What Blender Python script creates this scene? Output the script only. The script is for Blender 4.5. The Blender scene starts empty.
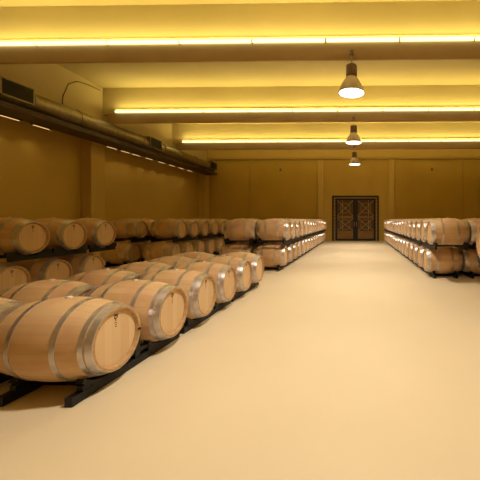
import bpy, bmesh, math, random
from mathutils import Vector, Matrix
PI = math.pi
random.seed(7)
S = bpy.context.scene
COL = S.collection

# ---------------------------------------------------------------- camera
F = 310.0                      # focal length in pixels of the 480 px frame
CAMZ = 1.43
VPX, HOR = 357.0, 220.0        # where the aisle direction vanishes
YAW = math.radians(1.1)
cam_d = bpy.data.cameras.new('camera')
cam = bpy.data.objects.new('camera', cam_d)
COL.objects.link(cam)
cam.location = (0, 0, CAMZ)
cam.rotation_euler = (PI / 2, 0, YAW)
cam_d.sensor_width = 36
cam_d.sensor_fit = 'HORIZONTAL'
cam_d.lens = F / 480 * 36
px0 = VPX - F * math.tan(YAW)
cam_d.shift_x = -(px0 - 240) / 480
cam_d.shift_y = -(240 - HOR) / 480
cam_d.clip_start = 0.05
cam_d.clip_end = 200
S.camera = cam

# ---------------------------------------------------------------- world, exposure
S.view_settings.view_transform = 'Standard'
S.view_settings.look = 'None'
S.view_settings.exposure = 0.0
S.view_settings.gamma = 1.0
S.view_settings.use_curve_mapping = False
w = bpy.data.worlds.new('world')
S.world = w
w.use_nodes = True
w.node_tree.nodes['Background'].inputs[0].default_value = (1.0, 0.72, 0.35, 1)
w.node_tree.nodes['Background'].inputs[1].default_value = 0.01

SPOT_W = 52.0        # watts of each pendant lamp
COVE_W = 120.0        # watts of each cove row
LAMP_COL = (1.0, 0.87, 0.67)
COVE_COL = (1.0, 0.80, 0.24)

# ---------------------------------------------------------------- layout numbers
PITCH = 0.775
BEAM_D = [-1.95, 2.75, 7.40, 12.10, 16.80]
BEAM_Z0, BEAM_Z1 = CAMZ + 3.83, CAMZ + 4.22
CEIL_Z = CAMZ + 5.30
END_Y = 21.2
WALL_X = 10.6
BACK_Y = -4.2
LAMP_X = -0.13
LAMP_Z = CAMZ + 2.985

# ---------------------------------------------------------------- helpers
def tag(o, label=None, cat=None, group=None, kind=None):
    if label: o['label'] = label
    if cat: o['category'] = cat
    if group: o['group'] = group
    if kind: o['kind'] = kind
    return o

def empty(name, loc, rz=0.0):
    o = bpy.data.objects.new(name, None)
    COL.objects.link(o)
    o.location = loc
    o.rotation_euler = (0, 0, rz)
    o.empty_display_size = 0.1
    return o

def build(name, bm, mats, parent=None, smooth=False, loc=None, bevel=0.0):
    me = bpy.data.meshes.new(name)
    bmesh.ops.recalc_face_normals(bm, faces=bm.faces[:])
    if smooth:
        for f in bm.faces: f.smooth = True
    bm.to_mesh(me)
    bm.free()
    if not isinstance(mats, (list, tuple)): mats = [mats]
    for m in mats: me.materials.append(m)
    if smooth: me.set_sharp_from_angle(angle=math.radians(32))
    o = bpy.data.objects.new(name, me)
    COL.objects.link(o)
    if parent: o.parent = parent
    if loc: o.location = loc
    if bevel > 0:
        b = o.modifiers.new('bevel', 'BEVEL')
        b.width = bevel; b.segments = 2; b.limit_method = 'ANGLE'; b.angle_limit = 0.6
    return o

def bx(bm, x0, x1, y0, y1, z0, z1, mi=0):
    vs = [bm.verts.new((x, y, z)) for x in (x0, x1) for y in (y0, y1) for z in (z0, z1)]
    for q in ((0,1,3,2), (4,6,7,5), (0,4,5,1), (2,3,7,6), (0,2,6,4), (1,5,7,3)):
        f = bm.faces.new([vs[i] for i in q]); f.material_index = mi
    return vs

def bar(bm, a, b, wd, ht=None, mi=0, up=(0, 0, 1)):
    """square bar from a to b"""
    ht = ht or wd
    a, b = Vector(a), Vector(b)
    d = (b - a).normalized()
    u = Vector(up)
    if abs(d.dot(u)) > 0.95: u = Vector((1, 0, 0))
    s = d.cross(u).normalized()
    t = s.cross(d).normalized()
    r = []
    for p in (a, b):
        for i, j in ((-1,-1), (1,-1), (1,1), (-1,1)):
            r.append(bm.verts.new(p + s * i * wd / 2 + t * j * ht / 2))
    for q in ((0,1,2,3), (7,6,5,4), (0,4,5,1), (1,5,6,2), (2,6,7,3), (3,7,4,0)):
        f = bm.faces.new([r[i] for i in q]); f.material_index = mi

def tube(bm, pts, r, n=10, mi=0, caps=True):
    pts = [Vector(p) for p in pts]
    rings = []
    for i, p in enumerate(pts):
        d = (pts[min(i + 1, len(pts) - 1)] - pts[max(i - 1, 0)]).normalized()
        u = Vector((0, 0, 1)) if abs(d.z) < 0.95 else Vector((1, 0, 0))
        s = d.cross(u).normalized(); t = s.cross(d)
        rings.append([bm.verts.new(p + (s * math.cos(2*PI*k/n) + t * math.sin(2*PI*k/n)) * r) for k in range(n)])
    for a, b in zip(rings, rings[1:]):
        for k in range(n):
            f = bm.faces.new((a[k], a[(k+1) % n], b[(k+1) % n], b[k])); f.material_index = mi
    if caps:
        bm.faces.new(rings[0]).material_index = mi
        bm.faces.new(rings[-1]).material_index = mi

def lathe(bm, prof, axis='z', n=40, closed=False, mi=0, centre=(0, 0, 0), y0=0):
    """prof: list of (t along axis, radius)"""
    c = Vector(centre)
    rings = []
    for t, r in prof:
        ring = []
        if r < 1e-6:
            p = {'z': Vector((0, 0, t)), 'x': Vector((t, 0, 0)), 'y': Vector((0, t, 0))}[axis]
            ring = [bm.verts.new(c + p)]
        else:
            for k in range(n):
                a = 2 * PI * k / n
                ca, sa = r * math.cos(a), r * math.sin(a)
                p = {'z': Vector((ca, sa, t)), 'x': Vector((t, ca, sa)), 'y': Vector((ca, t, sa))}[axis]
                ring.append(bm.verts.new(c + p))
        rings.append(ring)
    prs = list(zip(rings, rings[1:]))
    if closed: prs.append((rings[-1], rings[0]))
    for a, b in prs:
        for k in range(n):
            k2 = (k + 1) % n
            if len(a) == 1 and len(b) == 1: continue
            if len(a) == 1: f = bm.faces.new((a[0], b[k], b[k2]))
            elif len(b) == 1: f = bm.faces.new((a[k], a[k2], b[0]))
            else: f = bm.faces.new((a[k], a[k2], b[k2], b[k]))
            f.material_index = mi
    return rings

def copy_tree(o, parent=None):
    c = o.copy()
    COL.objects.link(c)
    c.parent = parent
    for ch in list(o.children): copy_tree(ch, c)
    return c

# ---------------------------------------------------------------- materials
def mat(name, col, rough=0.6, metal=0.0, spec=0.5):
    m = bpy.data.materials.new(name)
    m.use_nodes = True
    b = m.node_tree.nodes['Principled BSDF']
    b.inputs['Base Color'].default_value = (*col, 1)
    b.inputs['Roughness'].default_value = rough
    b.inputs['Metallic'].default_value = metal
    b.inputs['Specular IOR Level'].default_value = spec
    return m, m.node_tree, b

def noisy(name, c1, c2, scale=(3, 3, 3), rough=0.6, metal=0.0, spec=0.5, detail=4, bump=0.0, lo=0.35, hi=0.65, rnd=0.0):
    m, nt, b = mat(name, c1, rough, metal, spec)
    N, L = nt.nodes, nt.links
    tc = N.new('ShaderNodeTexCoord')
    mp = N.new('ShaderNodeMapping'); mp.inputs['Scale'].default_value = scale
    nz = N.new('ShaderNodeTexNoise'); nz.inputs['Scale'].default_value = 1.0; nz.inputs['Detail'].default_value = detail
    cr = N.new('ShaderNodeValToRGB')
    cr.color_ramp.elements[0].position = lo; cr.color_ramp.elements[0].color = (*c1, 1)
    cr.color_ramp.elements[1].position = hi; cr.color_ramp.elements[1].color = (*c2, 1)
    L.new(tc.outputs['Object'], mp.inputs[0]); L.new(mp.outputs[0], nz.inputs['Vector'])
    L.new(nz.outputs['Fac'], cr.inputs[0]); L.new(cr.outputs[0], b.inputs['Base Color'])
    if bump:
        bp = N.new('ShaderNodeBump'); bp.inputs['Strength'].default_value = bump; bp.inputs['Distance'].default_value = 0.01
        L.new(nz.outputs['Fac'], bp.inputs['Height']); L.new(bp.outputs[0], b.inputs['Normal'])
    return m

def emit(name, col, strength):
    m = bpy.data.materials.new(name)
    m.use_nodes = True
    nt = m.node_tree
    nt.nodes.remove(nt.nodes['Principled BSDF'])
    e = nt.nodes.new('ShaderNodeEmission')
    e.inputs[0].default_value = (*col, 1); e.inputs[1].default_value = strength
    nt.links.new(e.outputs[0], nt.nodes['Material Output'].inputs[0])
    return m

def barrel_wood(name, ca, cb, stain, head=False):
    """oak: one tone per stave (angle round the barrel's axis) plus fine grain"""
    m, nt, b = mat(name, ca, 0.62, 0, 0.35)
    N, L = nt.nodes, nt.links
    tc = N.new('ShaderNodeTexCoord')
    sp = N.new('ShaderNodeSeparateXYZ'); L.new(tc.outputs['Object'], sp.inputs[0])
    def mth(op, a=None, bb=None, c=None):
        n = N.new('ShaderNodeMath'); n.operation = op
        for i, v in enumerate((a, bb, c)):
            if v is None: continue
            if isinstance(v, (int, float)): n.inputs[i].default_value = v
            else: L.new(v, n.inputs[i])
        return n.outputs[0]
    oi = N.new('ShaderNodeObjectInfo')
    if head:
        u = mth('ADD', mth('MULTIPLY', sp.outputs['Y'], 11.0), mth('MULTIPLY', oi.outputs['Random'], 17.0))
    else:
        ang = mth('ARCTAN2', sp.outputs['Y'], sp.outputs['Z'])
        u = mth('ADD', mth('MULTIPLY', ang, 30 / (2 * PI)), 40.5)
    fl = mth('FLOOR', u)
    fr = mth('FRACT', u)
    wn = N.new('ShaderNodeTexWhiteNoise'); wn.noise_dimensions = '2D'
    cv = N.new('ShaderNodeCombineXYZ'); L.new(fl, cv.inputs[0])
    L.new(mth('MULTIPLY', oi.outputs['Random'], 31.0), cv.inputs[1])
    L.new(cv.outputs[0], wn.inputs['Vector'])
    # grain
    mp = N.new('ShaderNodeMapping')
    mp.inputs['Scale'].default_value = (3, 60, 4) if head else (3, 40, 40)
    L.new(tc.outputs['Object'], mp.inputs[0])
    ad = N.new('ShaderNodeVectorMath'); ad.operation = 'ADD'
    L.new(mp.outputs[0], ad.inputs[0])
    cw = N.new('ShaderNodeCombineXYZ'); L.new(mth('MULTIPLY', oi.outputs['Random'], 50.0), cw.inputs[0]); L.new(cw.outputs[0], ad.inputs[1])
    nz = N.new('ShaderNodeTexNoise'); nz.inputs['Scale'].default_value = 1; nz.inputs['Detail'].default_value = 5
    L.new(ad.outputs[0], nz.inputs['Vector'])
    f = mth('ADD', mth('MULTIPLY', wn.outputs['Value'], 0.55), mth('MULTIPLY', nz.outputs['Fac'], 0.6))
    mx = N.new('ShaderNodeMix'); mx.data_type = 'RGBA'
    mx.inputs['A'].default_value = (*ca, 1); mx.inputs['B'].default_value = (*cb, 1)
    L.new(f, mx.inputs['Factor'])
    # reddish wine stain on some casks
    nz2 = N.new('ShaderNodeTexNoise'); nz2.inputs['Scale'].default_value = 3.2; nz2.inputs['Detail'].default_value = 2
    ad2 = N.new('ShaderNodeVectorMath'); ad2.operation = 'ADD'
    L.new(tc.outputs['Object'], ad2.inputs[0]); L.new(cw.outputs[0], ad2.inputs[1]); L.new(ad2.outputs[0], nz2.inputs['Vector'])
    st = N.new('ShaderNodeMapRange'); st.inputs[1].default_value = 0.48; st.inputs[2].default_value = 0.72
    st.inputs[3].default_value = 0; st.inputs[4].default_value = 0.5 if not head else 0.15
    L.new(nz2.outputs['Fac'], st.inputs[0])
    mx2 = N.new('ShaderNodeMix'); mx2.data_type = 'RGBA'
    L.new(st.outputs[0], mx2.inputs['Factor']); L.new(mx.outputs['Result'], mx2.inputs['A'])
    mx2.inputs['B'].default_value = (*stain, 1)
    # joint lines between staves
    edge = mth('LESS_THAN', mth('MINIMUM', fr, mth('SUBTRACT', 1.0, fr)), 0.025)
    mx3 = N.new('ShaderNodeMix'); mx3.data_type = 'RGBA'
    L.new(mth('MULTIPLY', edge, 0.22), mx3.inputs['Factor']); L.new(mx2.outputs['Result'], mx3.inputs['A'])
    mx3.inputs['B'].default_value = (ca[0]*.35, ca[1]*.3, ca[2]*.25, 1)
    L.new(mx3.outputs['Result'], b.inputs['Base Color'])
    bp = N.new('ShaderNodeBump'); bp.inputs['Strength'].default_value = 0.15; bp.inputs['Distance'].default_value = 0.004
    L.new(nz.outputs['Fac'], bp.inputs['Height']); L.new(bp.outputs[0], b.inputs['Normal'])
    return m

M = {}
M['floor'] = noisy('beige epoxy floor', (.76, .645, .475), (.80, .685, .51), (.5, .5, .5), 0.55, 0, 0.35)
M['wall'] = noisy('ochre wall paint', (.60, .42, .10), (.65, .46, .12), (.7, .7, .5), 0.8, 0, 0.2)
M['pilaster'] = noisy('pale ochre plaster', (.68, .49, .16), (.72, .53, .18), (.7, .7, .5), 0.8, 0, 0.2)
M['ceiling'] = noisy('cream ceiling board', (.66, .55, .30), (.72, .60, .34), (.4, .4, .4), 0.8, 0, 0.2)
M['beam'] = noisy('painted concrete beam', (.52, .37, .19), (.57, .41, .22), (1, 1, 1), 0.75, 0, 0.25)
M['trim'] = noisy('ochre trim', (.55, .38, .13), (.6, .42, .15), (1, 1, 1), 0.7, 0, 0.3)
M['oak'] = barrel_wood('oak staves', (.80, .565, .335), (.66, .43, .225), (.60, .29, .18))
M['head'] = barrel_wood('oak head boards', (.82, .61, .38), (.70, .48, .27), (.66, .42, .28), head=True)
M['chime'] = noisy('oak stave ends', (.55, .35, .17), (.44, .26, .12), (30, 30, 30), 0.7)
M['hoop'] = noisy('galvanised hoop steel', (.56, .52, .53), (.70, .66, .68), (12, 12, 12), 0.34, 0.8, 0.5)
M['bung'] = mat('white silicone bung', (.85, .82, .76), 0.5)[0]
M['mark'] = mat('burnt brand mark', (.06, .025, .012), 0.8)[0]
M['rack'] = noisy('black painted rack steel', (.008, .008, .010), (.016, .016, .018), (20, 20, 20), 0.5, 0.0, 0.3)
M['duct'] = noisy('galvanised duct sheet', (.30, .25, .16), (.38, .32, .21), (3, 8, 3), 0.42, 0.8, 0.5)
M['tray'] = noisy('brown cable tray', (.07, .048, .024), (.10, .066, .033), (3, 3, 3), 0.6)
M['grille'] = mat('dark grille', (.02, .016, .01), 0.6)[0]
M['lamp_shade'] = mat('spun aluminium shade', (.80, .70, .62), 0.45, 0.15)[0]
M['lamp_body'] = mat('brown grey lamp housing', (.30, .21, .17), 0.5, 0.3)[0]
M['lamp_glow'] = emit('lamp glow', (1.0, 0.9, 0.74), 6.0)
M['tube_glow'] = emit('fluorescent glow', (1.0, 0.88, 0.42), 2.2)
M['wall_glow'] = emit('wall washer glow', (1.0, 0.60, 0.20), 1.3)
M['batten'] = mat('batten housing', (.62, .50, .22), 0.6)[0]
M['door_black'] = noisy('black iron door paint', (.008, .006, .005), (.012, .009, .007), (10, 10, 10), 0.6)
M['door_wood'] = noisy('brown door panel', (.26, .13, .035), (.32, .17, .05), (2, 10, 2), 0.6)
M['door_pale'] = noisy('pale ochre door strip', (.42, .28, .10), (.5, .34, .12), (10, 10, 10), 0.6)
M['door_glass'] = mat('dark door glass', (.10, .055, .018), 0.3)[0]
M['dark'] = mat('black rubber', (.01, .01, .01), 0.7)[0]

# ---------------------------------------------------------------- room shell
def struct(name, fn, m, bevel=0.0):
    bm = bmesh.new(); fn(bm)
    o = build(name, bm, m, bevel=bevel)
    o['kind'] = 'structure'
    return o

struct('floor', lambda b: bx(b, -WALL_X - .3, WALL_X + .3, BACK_Y - .3, END_Y + .3, -0.2, 0), M['floor'])
struct('ceiling', lambda b: bx(b, -WALL_X - .3, WALL_X + .3, BACK_Y - .3, END_Y + .3, CEIL_Z, CEIL_Z + .2), M['ceiling'])
struct('wall_left', lambda b: bx(b, -WALL_X - .3, -WALL_X, BACK_Y, END_Y, 0, CEIL_Z), M['wall'])
struct('wall_right', lambda b: bx(b, WALL_X, WALL_X + .3, BACK_Y, END_Y, 0, CEIL_Z), M['wall'])
struct('wall_back', lambda b: bx(b, -WALL_X - .3, WALL_X + .3, BACK_Y - .3, BACK_Y, 0, CEIL_Z), M['wall'])

DX0, DX1, DH = -1.70, 1.49, 3.09      # double door opening in the far wall
def endwall(b):
    bx(b, -WALL_X - .3, DX0, END_Y, END_Y + .3, 0, CEIL_Z)
    bx(b, DX1, WALL_X + .3, END_Y, END_Y + .3, 0, CEIL_Z)
    bx(b, DX0, DX1, END_Y, END_Y + .3, DH, CEIL_Z)
struct('wall_far', endwall, M['wall'])
# upper band of the far wall and the bulkhead over the duct
struct('trim_1', lambda b: bx(b, -10.2, WALL_X, END_Y - .22, END_Y, CAMZ + 4.16, CEIL_Z), M['pilaster'])
struct('trim_2', lambda b: bx(b, -10.2, WALL_X, END_Y - .30, END_Y - .22, CAMZ + 4.12, CAMZ + 4.26), M['trim'], .01)
struct('trim_3', lambda b: bx(b, -WALL_X, -10.2, BACK_Y, END_Y, CAMZ + 3.20, CEIL_Z), M['ceiling'])
k = 4
for xx in (-2.50, 2.36):
    struct('trim_%d' % k, lambda b: bx(b, xx - .18, xx + .18, END_Y - .14, END_Y, 0, CAMZ + 4.12), M['pilaster'], .01); k += 1
for yy in (-1.75, 2.95, 12.0, END_Y - .35):
    struct('trim_%d' % k, lambda b: bx(b, -WALL_X, -10.2, yy - .3, yy + .35, 0, CAMZ + 3.20), M['pilaster'], .01); k += 1
for xx in (-7.4, 7.2):
    struct('trim_%d' % k, lambda b: bx(b, xx - .03, xx + .03, END_Y - .04, END_Y, 0, CAMZ + 4.12), M['trim']); k += 1

# deep beams: a wide lower flange and a web up to the ceiling
for i, d in enumerate(BEAM_D):
    def f(b):
        bx(b, -9.9, WALL_X, d, d + .06, BEAM_Z0, BEAM_Z1)
        bx(b, -9.9, WALL_X, d + .06, d + .42, BEAM_Z1 - .13, BEAM_Z1)
        bx(b, -10.2, WALL_X, d + .14, d + .34, BEAM_Z1, CEIL_Z)
    o = struct('trim_%d' % k, f, M['beam'], .008); k += 1
    o.data.materials.append(M['ceiling'])
    for p in o.data.polygons:
        if p.center.z > BEAM_Z1 + .01: p.material_index = 1

# ---------------------------------------------------------------- cove tubes on the beams
def make_batten():
    r = empty('fluorescent_batten', (0, 0, 0))
    bm = bmesh.new(); bx(bm, -.87, .87, .0, .06, 0, .17); build('housing', bm, M['batten'], r)
    bm = bmesh.new(); tube(bm, [(-.86, -.045, .055), (.86, -.045, .055)], .042, 12); build('tube', bm, M['tube_glow'], r, True)
    for s in (-1, 1):
        bm = bmesh.new(); bx(bm, s*.865 - .006, s*.865 + .006, -.055, .0, .03, .08)
        build('end_cap', bm, M['batten'], r)
    return r
ORD = ['first', 'second', 'third', 'fourth', 'fifth', 'sixth', 'seventh', 'eighth', 'ninth', 'tenth', 'eleventh', 'twelfth', 'thirteenth', 'fourteenth', 'fifteenth', 'sixteenth', 'seventeenth']
WHICH = {1: 'overhead beam above the camera', 2: 'nearest visible beam', 3: 'middle beam', 4: 'farthest beam', 0: 'beam behind the camera'}
bproto = make_batten(); used = False
for i, d in enumerate(BEAM_D):
    L_ = bpy.data.lights.new('cove_and_fill_light', 'AREA')
    L_.shape = 'RECTANGLE'; L_.size = 19.6; L_.size_y = .05
    L_.energy = COVE_W; L_.color = COVE_COL
    lo = bpy.data.objects.new('cove_and_fill_light', L_); COL.objects.link(lo)
    lo.location = (0.2, d - .07, BEAM_Z1 + .12); lo.rotation_euler = (PI, 0, 0)
    if i == 4:                      # added fill light behind the last beam, no fixture, brightens the end bay
        end_fill_data = L_.copy(); end_fill_data.energy = 130
        end_fill = bpy.data.objects.new('cove_and_fill_light', end_fill_data); COL.objects.link(end_fill)
        end_fill.location = (0.2, d + .46, BEAM_Z1 + .12); end_fill.rotation_euler = (PI - math.radians(25), 0, 0)
    if i < 2: continue
    n = 0
    x = -9.55 + .88
    while x < WALL_X - .9:
        px = VPX + x * F / d
        if px < 520 and px > -60:
            o = bproto if not used else copy_tree(bproto)
            used = True
            o.location = (x, d + .0, BEAM_Z1)
            tag(o, 'glowing yellow tube light on top of the %s, %s from the left end' % (WHICH[i], ORD[n]), 'light fixture', 'cove tubes along the ceiling beams')
        x += 1.76; n += 1

# ---------------------------------------------------------------- pendant lamps
def make_lamp():
    r = empty('pendant_lamp', (0, 0, 0))   # origin at the mouth centre
    top = BEAM_Z0 - LAMP_Z
    bm = bmesh.new()
    prof = [(0, .315), (.012, .322), (.03, .30), (.12, .275), (.22, .235), (.31, .175), (.37, .125), (.40, .105),
            (.395, .095), (.36, .115), (.30, .165), (.21, .225), (.11, .262), (.02, .29), (0.004, .305)]
    lathe(bm, prof, 'z', 40, True); build('shade', bm, M['lamp_shade'], r, True)
    bm = bmesh.new(); lathe(bm, [(0, 0), (0.0, .12), (-.0, .295), (.012, .295), (.012, 0)], 'z', 40)
    o = build('diffuser', bm, M['lamp_glow'], r, False, (0, 0, .018))
    bm = bmesh.new(); lathe(bm, [(.40, 0), (.40, .125), (.41, .13), (.655, .13), (.67, .12), (.67, 0)], 'z', 28); build('housing', bm, M['lamp_body'], r, True)
    bm = bmesh.new(); tube(bm, [(0, 0, .665), (0, 0, top + .06)], .018, 8)
    build('stem', bm, M['batten'], r, True)
    bm = bmesh.new(); lathe(bm, [(top + .07, 0), (top + .07, .05), (top + .17, .05), (top + .19, .03), (top + .19, 0)], 'z', 20)
    bx(bm, -.03, .03, 0, .07, top + .09, top + .17)
    build('bracket', bm, M['lamp_body'], r, False)
    return r
lp = make_lamp()
LBL = {2: 'largest and nearest bell-shaped pendant lamp, lit, hanging from the front beam', 3: 'middle one of the three lit bell-shaped pendant lamps',
       4: 'smallest, farthest lit bell-shaped pendant lamp, nearest the dark double door'}
first = True
for i, d in enumerate(BEAM_D):
    if i >= 2:
        o = lp if first else copy_tree(lp); first = False
        o.location = (LAMP_X, d - .07, LAMP_Z)
        tag(o, LBL[i], 'lamp', 'bell pendant lamps over the aisle')
    if i == 0: continue
    sl = bpy.data.lights.new('lamp_light', 'SPOT')
    sl.energy = SPOT_W * (12.0); sl.color = LAMP_COL
    sl.spot_size = math.radians(127); sl.spot_blend = 1.0; sl.shadow_soft_size = .20
    so = bpy.data.objects.new('lamp_light', sl); COL.objects.link(so)
    so.location = (LAMP_X, d - .07, LAMP_Z - .03)

# ---------------------------------------------------------------- duct on the left
DUX, DUZ, DUR = -9.72, CAMZ + 3.50, 0.29
dt = empty('air_duct', (DUX, 8, CAMZ + 3.2))
tag(dt, 'long round sheet metal air duct running high along the left wall', 'duct')
bm = bmesh.new()
lathe(bm, [(BACK_Y + .1, 0), (BACK_Y + .1, DUR), (20.6, DUR), (20.6, 0)], 'y', 32)
o = build('duct_pipe', bm, M['duct'], dt, True, (0, -8, .3))
for yy in [1.2 + 1.55 * j for j in range(13)]:
    bm = bmesh.new(); lathe(bm, [(-.03, DUR + .001), (-.03, DUR + .018), (.03, DUR + .018), (.03, DUR + .001)], 'y', 32, True)
    build('joint_band', bm, M['duct'], dt, False, (0, yy - 8, .3))
for y0, y1 in ((7.98, 8.85), (13.9, 14.75), (19.7, 20.6)):
    bm = bmesh.new(); bx(bm, -.30, .33, y0, y1, -.16, .30)
    pb = build('outlet_box', bm, M['duct'], dt, False, (0, -8, .3))
    bm = bmesh.new(); bx(bm, .33, .34, y0 + .05, y1 - .04, -.13, .275)
    for q in range(9): bx(bm, .34, .352, y0 + .05, y1 - .04, -.12 + q * .044, -.108 + q * .044)
    build('grille', bm, M['grille'], pb)
bm = bmesh.new(); bx(bm, -10.2, -9.42, BACK_Y + .1, 20.75, CAMZ + 3.02, CAMZ + 3.18)
o = build('duct_ledge', bm, M['tray'], None, False, None, .01)
tag(o, 'dark brown ledge along the left wall beneath the round air duct', 'ledge')

def make_washer():
    r = empty('wall_washer', (0, 0, 0))
    bm = bmesh.new(); bx(bm, -.05, .05, -.30, .30, -.035, 0); build('housing', bm, M['tray'], r)
    bm = bmesh.new(); bx(bm, -.022, .022, -.25, .25, -.043, -.035); build('lens', bm, M['wall_glow'], r)
    return r
wp = make_washer(); first = True
for n, yy in enumerate([7.95, 8.87, 9.78, 12.65, 13.4, 14.05, 14.95, 15.9, 16.8, 17.7, 18.6]):
    o = wp if first else copy_tree(wp); first = False
    o.location = (-10.15, yy, CAMZ + 3.02)
    tag(o, 'slim lit wall light under the duct ledge, %s from the near end of its row' % ORD[n], 'light fixture', 'slim lights under the duct ledge')
    l_ = bpy.data.lights.new('washer_light', 'SPOT'); l_.energy = 7; l_.color = (1, .72, .34); l_.spot_size = math.radians(100); l_.spot_blend = .8
    l_.shadow_soft_size = .05
    lo = bpy.data.objects.new('washer_light', l_); COL.objects.link(lo); lo.location = (-10.15, yy, CAMZ + 2.96); lo.rotation_euler = (0, 0.12, 0)

# thin loop of cable above the duct
bm = bmesh.new()
pts = [(-10.18, 10.5, CAMZ + 3.75), (-10.185, 10.55, CAMZ + 4.3), (-10.185, 10.75, CAMZ + 4.8), (-10.185, 11.1, CAMZ + 5.05), (-10.185, 11.6, CAMZ + 5.13), (-10.185, 12.1, CAMZ + 5.14)]
tube(bm, pts, .012, 6)
tag(build('cable', bm, M['tray'], None, True), 'thin dark cable curving up the wall from the duct towards the ceiling', 'cable')

# small fittings high on the far wall
for xx, t in ((-5.25, 'left'), (5.1, 'right')):
    r = empty('wall_fitting', (xx, END_Y, CAMZ + 3.45))
    tag(r, 'tiny dark fitting high on the far wall, %s of the door' % t, 'fitting')
    bm = bmesh.new(); bx(bm, -.06, .06, -.03, 0, -.08, .08); build('back_plate', bm, M['tray'], r)
    bm = bmesh.new(); lathe(bm, [(-.14, 0), (-.14, .06), (-.05, .04), (-.03, .02), (-.03, 0)], 'y', 14); build('nozzle', bm, M['lamp_body'], r)

# ---------------------------------------------------------------- double door
dr = empty('door_1', ((DX0 + DX1) / 2, END_Y, 0)); dr['kind'] = 'structure'
W2 = (DX1 - DX0) / 2
bm = bmesh.new()
bx(bm, -W2, -W2 + .11, -.06, .12, 0, DH); bx(bm, W2 - .11, W2, -.06, .12, 0, DH); bx(bm, -W2 + .11, W2 - .11, -.06, .12, DH - .11, DH)
build('outer_frame', bm, M['door_black'], dr, bevel=.006)
bm = bmesh.new()
bx(bm, -W2 + .11, -W2 + .22, -.02, .06, 0, DH - .11); bx(bm, W2 - .22, W2 - .11, -.02, .06, 0, DH - .11); bx(bm, -W2 + .22, W2 - .22, -.02, .06, DH - .19, DH - .11)
build('pale_strip', bm, M['door_pale'], dr)
bm = bmesh.new()
for s in (-1, 1):
    for q in range(12): bx(bm, s*(W2 - .165) - .055, s*(W2 - .165) + .055, -.03, -.02, .2 + q * .24, .225 + q * .24)
build('strip_rung', bm, M['door_black'], dr)
for s in (-1, 1):
    xi, xo = .0, W2 - .22           # inner and outer edge of the leaf
    lf = empty('door_leaf', (0, 0, 0)); lf.parent = dr
    X = lambda v: s * v
    def b2(bm, xa, xb, ya, yb, za, zb):
        a_, b_ = sorted((X(xa), X(xb))); bx(bm, a_, b_, ya, yb, za, zb)
    H1 = DH - .19
    bm = bmesh.new()
    b2(bm, 0.005, .16, -.05, .05, 0.03, H1); b2(bm, xo - .13, xo, -.05, .05, 0.03, H1)
    b2(bm, .16, xo - .13, -.05, .05, H1 - .12, H1); b2(bm, .16, xo - .13, -.05, .05, 0.03, .15)
    build('leaf_frame', bm, M['door_black'], lf, bevel=.005)
    bm = bmesh.new(); b2(bm, .16, xo - .13, .0, .03, .15, .62); build('lower_panel', bm, M['door_wood'], lf)
    bm = bmesh.new(); b2(bm, .16, xo - .13, .01, .03, .62, H1 - .12); build('glass', bm, M['door_glass'], lf)
    bm = bmesh.new(); b2(bm, .16, xo - .13, -.03, .01, 1.55, 1.70); b2(bm, .16, xo - .13, -.03, .01, .62, .68); build('mid_rail', bm, M['door_wood'], lf)
    cx = X((.16 + xo - .13) / 2); hw = (xo - .13 - .16) / 2
    bm = bmesh.new()
    for z0, z1 in ((.70, 1.54), (1.71, H1 - .13)):
        cz = (z0 + z1) / 2; hh = (z1 - z0) / 2
        cc = cx + (-s) * 0.13 * 0
        bar(bm, (cx - hw, -.012, cz - hh), (cx + hw, -.012, cz + hh), .035, .02, up=(0, 1, 0))
        bar(bm, (cx - hw, -.012, cz + hh), (cx + hw, -.012, cz - hh), .035, .02, up=(0, 1, 0))
        bar(bm, (cx + s*hw*.35, -.02, cz - hh), (cx + s*hw*.35, -.02, cz + hh), .03, .02, up=(0, 1, 0))
        pr = .34
        for q in range(20):
            a0, a1 = 2*PI*q/20, 2*PI*(q+1)/20
            bar(bm, (cx + pr*math.cos(a0), -.022, cz + pr*math.sin(a0)), (cx + pr*math.cos(a1), -.022, cz + pr*math.sin(a1)), .025, .015, up=(0, 1, 0))
    build('lattice', bm, M['door_pale'], lf)
    bm = bmesh.new(); tube(bm, [(X(.08), -.05, 1.0), (X(.08), -.10, 1.03), (X(.08), -.10, 1.27), (X(.08), -.05, 1.30)], .014, 8); build('door_handle', bm, M['door_pale'], lf, True)
bm = bmesh.new(); bx(bm, -W2 - .2, W2 + .2, .3, .34, 0, DH + .2); build('backing', bm, M['door_glass'], dr)

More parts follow.
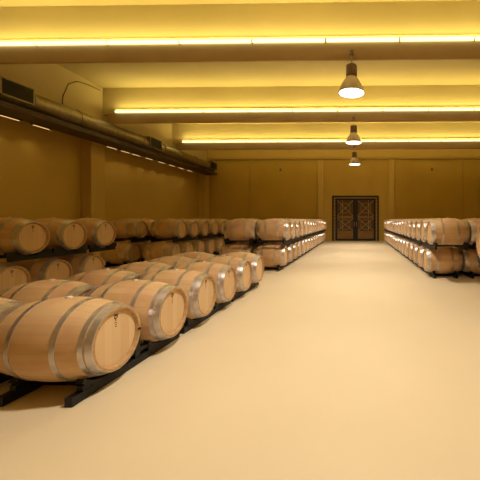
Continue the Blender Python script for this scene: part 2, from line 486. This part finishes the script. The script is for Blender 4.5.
# ---------------------------------------------------------------- barrels
BR, HR, HL = 0.345, 0.266, 0.44      # bilge radius, head radius, half length
def rad(x):
    t = min(abs(x) / HL, 1)
    return BR - (BR - HR) * t ** 2.0
CZ = BR
def hoop_bm(xc, wd, n=48):
    bm = bmesh.new()
    pr = []
    K = 3
    for i in range(K + 1):
        x = xc - wd/2 + wd * i / K
        pr.append((x, rad(x) + .0045))
    pr += [(xc + wd/2, rad(xc + wd/2) - .002), (xc - wd/2, rad(xc - wd/2) - .002)]
    lathe(bm, pr, 'x', n, True)
    return bm
HOOPS = [(.414, .050), (.362, .036), (.178, .040)]
def make_barrel(n=48):
    r = empty('wine_barrel', (0, 0, 0))
    bm = bmesh.new()
    prof = [(-HL + .028, HR - .034)] + [(-HL, HR - .020)]
    for i in range(21):
        x = -HL + 2 * HL * i / 20
        prof.append((x, rad(x)))
    prof += [(HL, HR - .020), (HL - .028, HR - .034)]
    lathe(bm, prof, 'x', n)
    for f in bm.faces:
        c = f.calc_center_median()
        if abs(c.x) > HL - .02 and math.hypot(c.y, c.z) < HR - .006: f.material_index = 1
    build('staves', bm, [M['oak'], M['chime']], r, True, (0, 0, CZ))
    for s in (-1, 1):
        bm = bmesh.new()
        lathe(bm, [(s*(HL - .050), 0), (s*(HL - .050), HR - .02), (s*(HL - .028), HR - .033), (s*(HL - .026), HR - .06), (s*(HL - .026), 0)], 'x', n)
        build('barrel_head', bm, M['head'], r, False, (0, 0, CZ))
        for xc, wd in HOOPS:
            build('hoop', hoop_bm(s * xc, wd, n), M['hoop'], r, True, (0, 0, CZ))
    bm = bmesh.new(); lathe(bm, [(-.01, .0), (-.01, .024), (.004, .026), (.011, .023), (.013, 0)], 'z', 16)
    build('bung', bm, M['bung'], r, True, (0, 0, CZ + BR))
    # burnt mark near the top of the head facing the aisle
    bm = bmesh.new()
    xs = HL - .0255
    pts = []
    for q in range(9):
        a = -0.6 + q * PI * 1.5 / 8
        pts.append((xs, .016 * math.cos(a), .178 + .016 * math.sin(a)))
    for a, b in zip(pts, pts[1:]): bar(bm, a, b, .010, .002, up=(1, 0, 0))
    bar(bm, (xs, -.022, .200), (xs, .026, .194), .007, .002, up=(1, 0, 0))
    bar(bm, (xs, .002, .176), (xs, -.004, .146), .008, .002, up=(1, 0, 0))
    for zz, hw in ((.130, .012), (.112, .007), (.096, .009)):
        bar(bm, (xs, -hw, zz), (xs, hw, zz), .006, .002, up=(1, 0, 0))
    build('brand_mark', bm, M['mark'], r, False, (0, 0, CZ))
    return r

def far_barrel_mesh(n=32):
    """one mesh for casks too small in view to show parts"""
    bm = bmesh.new()
    prof = [(-HL + .026, 0), (-HL + .026, HR - .034), (-HL, HR - .020)]
    for i in range(11):
        x = -HL + 2 * HL * i / 10
        prof.append((x, rad(x)))
    prof += [(HL, HR - .020), (HL - .026, HR - .034), (HL - .026, 0)]
    lathe(bm, prof, 'x', n)
    for f in bm.faces:
        f.smooth = True
        c = f.calc_center_median()
        rr = math.hypot(c.y, c.z)
        if abs(c.x) > HL - .03 and rr < HR - .06: f.material_index = 1; f.smooth = False
    for s in (-1, 1):
        for xc, wd in HOOPS:
            h = hoop_bm(s * xc, wd, n)
            me = bpy.data.meshes.new('tmp'); h.to_mesh(me); h.free()
            k0 = len(bm.faces); bm.from_mesh(me); bm.faces.ensure_lookup_table()
            for f in bm.faces[k0:]: f.material_index = 2; f.smooth = True
            bpy.data.meshes.remove(me)
    lathe(bm, [(BR - .01, .0), (BR - .01, .024), (BR + .010, .023), (BR + .012, 0)], 'z', 10, mi=3)
    return bm

BP = make_barrel()
bp_used = False
bm = far_barrel_mesh()
FB = build('wine_barrel', bm, [M['oak'], M['head'], M['hoop'], M['bung']], None, True)
fb_used = False
LZ = {0: 0.41, 1: 1.13}        # height of the axis of lower and upper layer
def barrel(x, y, layer, flip, label, group, full=True):
    global bp_used, fb_used
    if full:
        o = BP if not bp_used else copy_tree(BP); bp_used = True
        o.location = (x, y, LZ[layer] - CZ)
    else:
        o = FB if not fb_used else copy_tree(FB); fb_used = True
        o.location = (x, y, LZ[layer])
    o.rotation_euler = (0, 0, (PI if flip else 0) + math.radians(random.uniform(-.3, .3)))
    tag(o, label, 'barrel', group)
    return o

# ---------------------------------------------------------------- racks
SX = 0.27                     # side frames sit this far from the middle of the cask
def make_rack(pos, layer):
    """pos: list of y offsets of the casks (two or one) ; origin at the middle"""
    r = empty('barrel_rack', (0, 0, 0))
    SX = .27 if layer == 0 else .35
    rs = rad(SX - .03) + .004
    y0, y1 = pos[0] - .33, pos[-1] + .33
    for s in (-1, 1):
        bm = bmesh.new()
        x = s * SX
        if layer == 0:
            bx(bm, x - .03, x + .03, y0, y1, 0.0, .07)
        else:
            bx(bm, x - .025, x + .025, y0, y1, LZ[0] + rs + .026, LZ[1] - rs - .003)
        zc = LZ[layer]
        ra, rb = rs + .004, rs + .040
        for p in pos:                      # curved cradle and its posts either side of each cask
            NA = 10
            A = [math.radians(-42 + 84 * i / NA) for i in range(NA + 1)]
            for a, b in zip(A, A[1:]):
                q = [(p + ra*math.sin(a), zc - ra*math.cos(a)), (p + ra*math.sin(b), zc - ra*math.cos(b)),
                     (p + rb*math.sin(b), zc - rb*math.cos(b)), (p + rb*math.sin(a), zc - rb*math.cos(a))]
                if layer == 1 and abs(a + b) < 2 * math.radians(14): continue
                v0 = [bm.verts.new((x - .03, u[0], u[1])) for u in q]; v1 = [bm.verts.new((x + .03, u[0], u[1])) for u in q]
                bm.faces.new(v0); bm.faces.new(v1[::-1])
                for i in range(4): bm.faces.new((v0[i], v1[i], v1[(i+1) % 4], v0[(i+1) % 4]))
            zb = .05 if layer == 0 else LZ[1] - rs - .01
            for t in (-1, 1):
                ye = p + t * (rb * math.sin(math.radians(36)))
                zt = zc - rb * math.cos(math.radians(36))
                bx(bm, x - .026, x + .026, min(ye + t*.02, ye - t*.06), max(ye + t*.02, ye - t*.06), zb, zt - .002)
                bar(bm, (x, p + t * .09, zb + (.015 if layer == 0 else -.012)), (x, ye - t*.02, zt - .025), .04, .035, up=(1, 0, 0))
                if layer == 1: bx(bm, x - .025, x + .025, min(ye, p + t*.37), max(ye, p + t*.37), zb, zb + .09)
        if layer == 0 and len(pos) > 1: bar(bm, (x, pos[0] + rb*.6, .125), (x, pos[-1] - rb*.6, .125), .03, .035, up=(1, 0, 0))
        if layer == 0 and len(pos) > 1:
            mm = (pos[0] + pos[-1]) / 2
            bx(bm, x - .024, x + .024, mm - .035, mm + .035, .05, .30)
        build('side_frame', bm, M['rack'], r)
    m = (pos[0] + pos[-1]) / 2
    ys = sorted(set([pos[0] + .02, pos[-1] + .02])) if layer == 0 else [pos[0] - .36, pos[-1] + .36] + ([m] if len(pos) > 1 else [])
    for yy in ys:
        bm = bmesh.new()
        if layer == 0: bx(bm, -SX + .03, SX - .03, yy - .035, yy + .035, .0, .048)
        else: bx(bm, -SX + .025, SX - .025, yy - .02, yy + .02, LZ[1] - rs - .0, LZ[1] - rs + .04)
        build('cross_tube', bm, M['rack'], r)
    return r
RK = {}
def rack(x, ya, n, layer, label, group):
    """n casks starting at ya"""
    key = (n, layer)
    pos = [0.0] if n == 1 else [-PITCH / 2, PITCH / 2]
    if key not in RK: o = RK[key] = make_rack(pos, layer)
    else: o = copy_tree(RK[key])
    o.location = (x, ya + (0 if n == 1 else PITCH / 2), 0)
    tag(o, label, 'rack', group)

def row(x, ystart, count, layer, flip, where, group, full=lambda k: True, nearname='nearest the camera', PITCH=PITCH):
    for k in range(count):
        pl = nearname if k == 0 else '%s from its near end' % ORD[k]
        barrel(x, ystart + k * PITCH, layer, flip, 'pale oak barrel, %s, %s' % (where, pl), group, full(k))
    k = 0; j = 0
    while k < count:
        n = 2 if k + 1 < count else 1
        pl = 'nearest the camera' if j == 0 else '%s from its near end' % ORD[j]
        rack(x, ystart + k * PITCH, n, layer, 'black rack under %s, %s' % (where.replace('in ',''), pl), 'black steel barrel racks')
        k += n; j += 1

# single-layer rows in the left foreground
FX = -2.03 - HL
row(FX, 2.65, 6, 0, False, 'left foreground row at the aisle', 'foreground barrels beside the aisle', PITCH=.765)
row(FX - .95, 2.65, 6, 0, False, 'back row of the left foreground', 'foreground barrels of the second row', PITCH=.765)
# stack C: far left of the aisle, two high, two deep
CX = -1.96 - HL
row(CX - .08, 8.92, 15, 0, False, 'lower layer of long left aisle stack', 'lower barrels of the long left stack', lambda k: k < 4)
row(CX, 8.95, 15, 1, False, 'upper layer of long left aisle stack', 'upper barrels of the long left stack', lambda k: k < 4)
row(CX - 1.05, 8.92, 2, 0, False, 'lower layer behind long left aisle stack', 'lower barrels behind the long left stack')
row(CX - .93, 8.95, 2, 1, False, 'upper layer behind long left aisle stack', 'upper barrels behind the long left stack')
# stack D: right of the aisle
DX = 1.73 + HL
row(DX, 7.95, 16, 0, True, 'lower layer of long right aisle stack', 'lower barrels of the long right stack', lambda k: k < 4)
row(DX, 7.50, 17, 1, True, 'upper layer of long right aisle stack', 'upper barrels of the long right stack', lambda k: k < 4)
row(DX + .93, 7.95, 2, 0, True, 'lower layer behind long right stack', 'lower barrels behind the long right stack')
row(DX + .93, 7.50, 2, 1, True, 'upper layer behind long right stack', 'upper barrels behind the long right stack')
# nearer stack cut by the right edge
row(1.71 + HL, 4.22 - PITCH/2, 1, 0, True, 'lower layer of near stack at right edge', 'near right barrels')
row(1.71 + HL, 4.22, 1, 1, True, 'upper layer of near stack at right edge', 'near right barrels')
# stacks along the left wall
AX = -5.58 - HL
row(AX, 5.32 - PITCH/2, 3, 0, False, 'lower layer of dim nearer left-wall stack', 'lower barrels of the near wall stack')
row(AX, 5.26, 3, 1, False, 'upper layer of dim nearer left-wall stack', 'upper barrels of the near wall stack')
row(AX, 9.9 - PITCH/2, 6, 0, False, 'lower layer of dim farther left-wall stack', 'lower barrels of the far wall stack')
row(AX, 9.82, 6, 1, False, 'upper layer of dim farther left-wall stack', 'upper barrels of the far wall stack')
row(AX - 1.32, 9.9 - PITCH/2, 2, 0, False, 'lower layer behind dim farther left-wall stack', 'lower barrels behind the far wall stack')
row(AX - 1.32, 9.82, 2, 1, False, 'upper layer behind dim farther left-wall stack', 'upper barrels behind the far wall stack')
# small black stopper on the rim of the nearest cask
bm = bmesh.new(); lathe(bm, [(-.006, 0), (-.006, .013), (.008, .013), (.008, 0)], 'x', 12)
o = build('stopper', bm, M['dark'], BP, False, (HL, HR - .012, CZ - .01)); 

BP.location.x -= .035
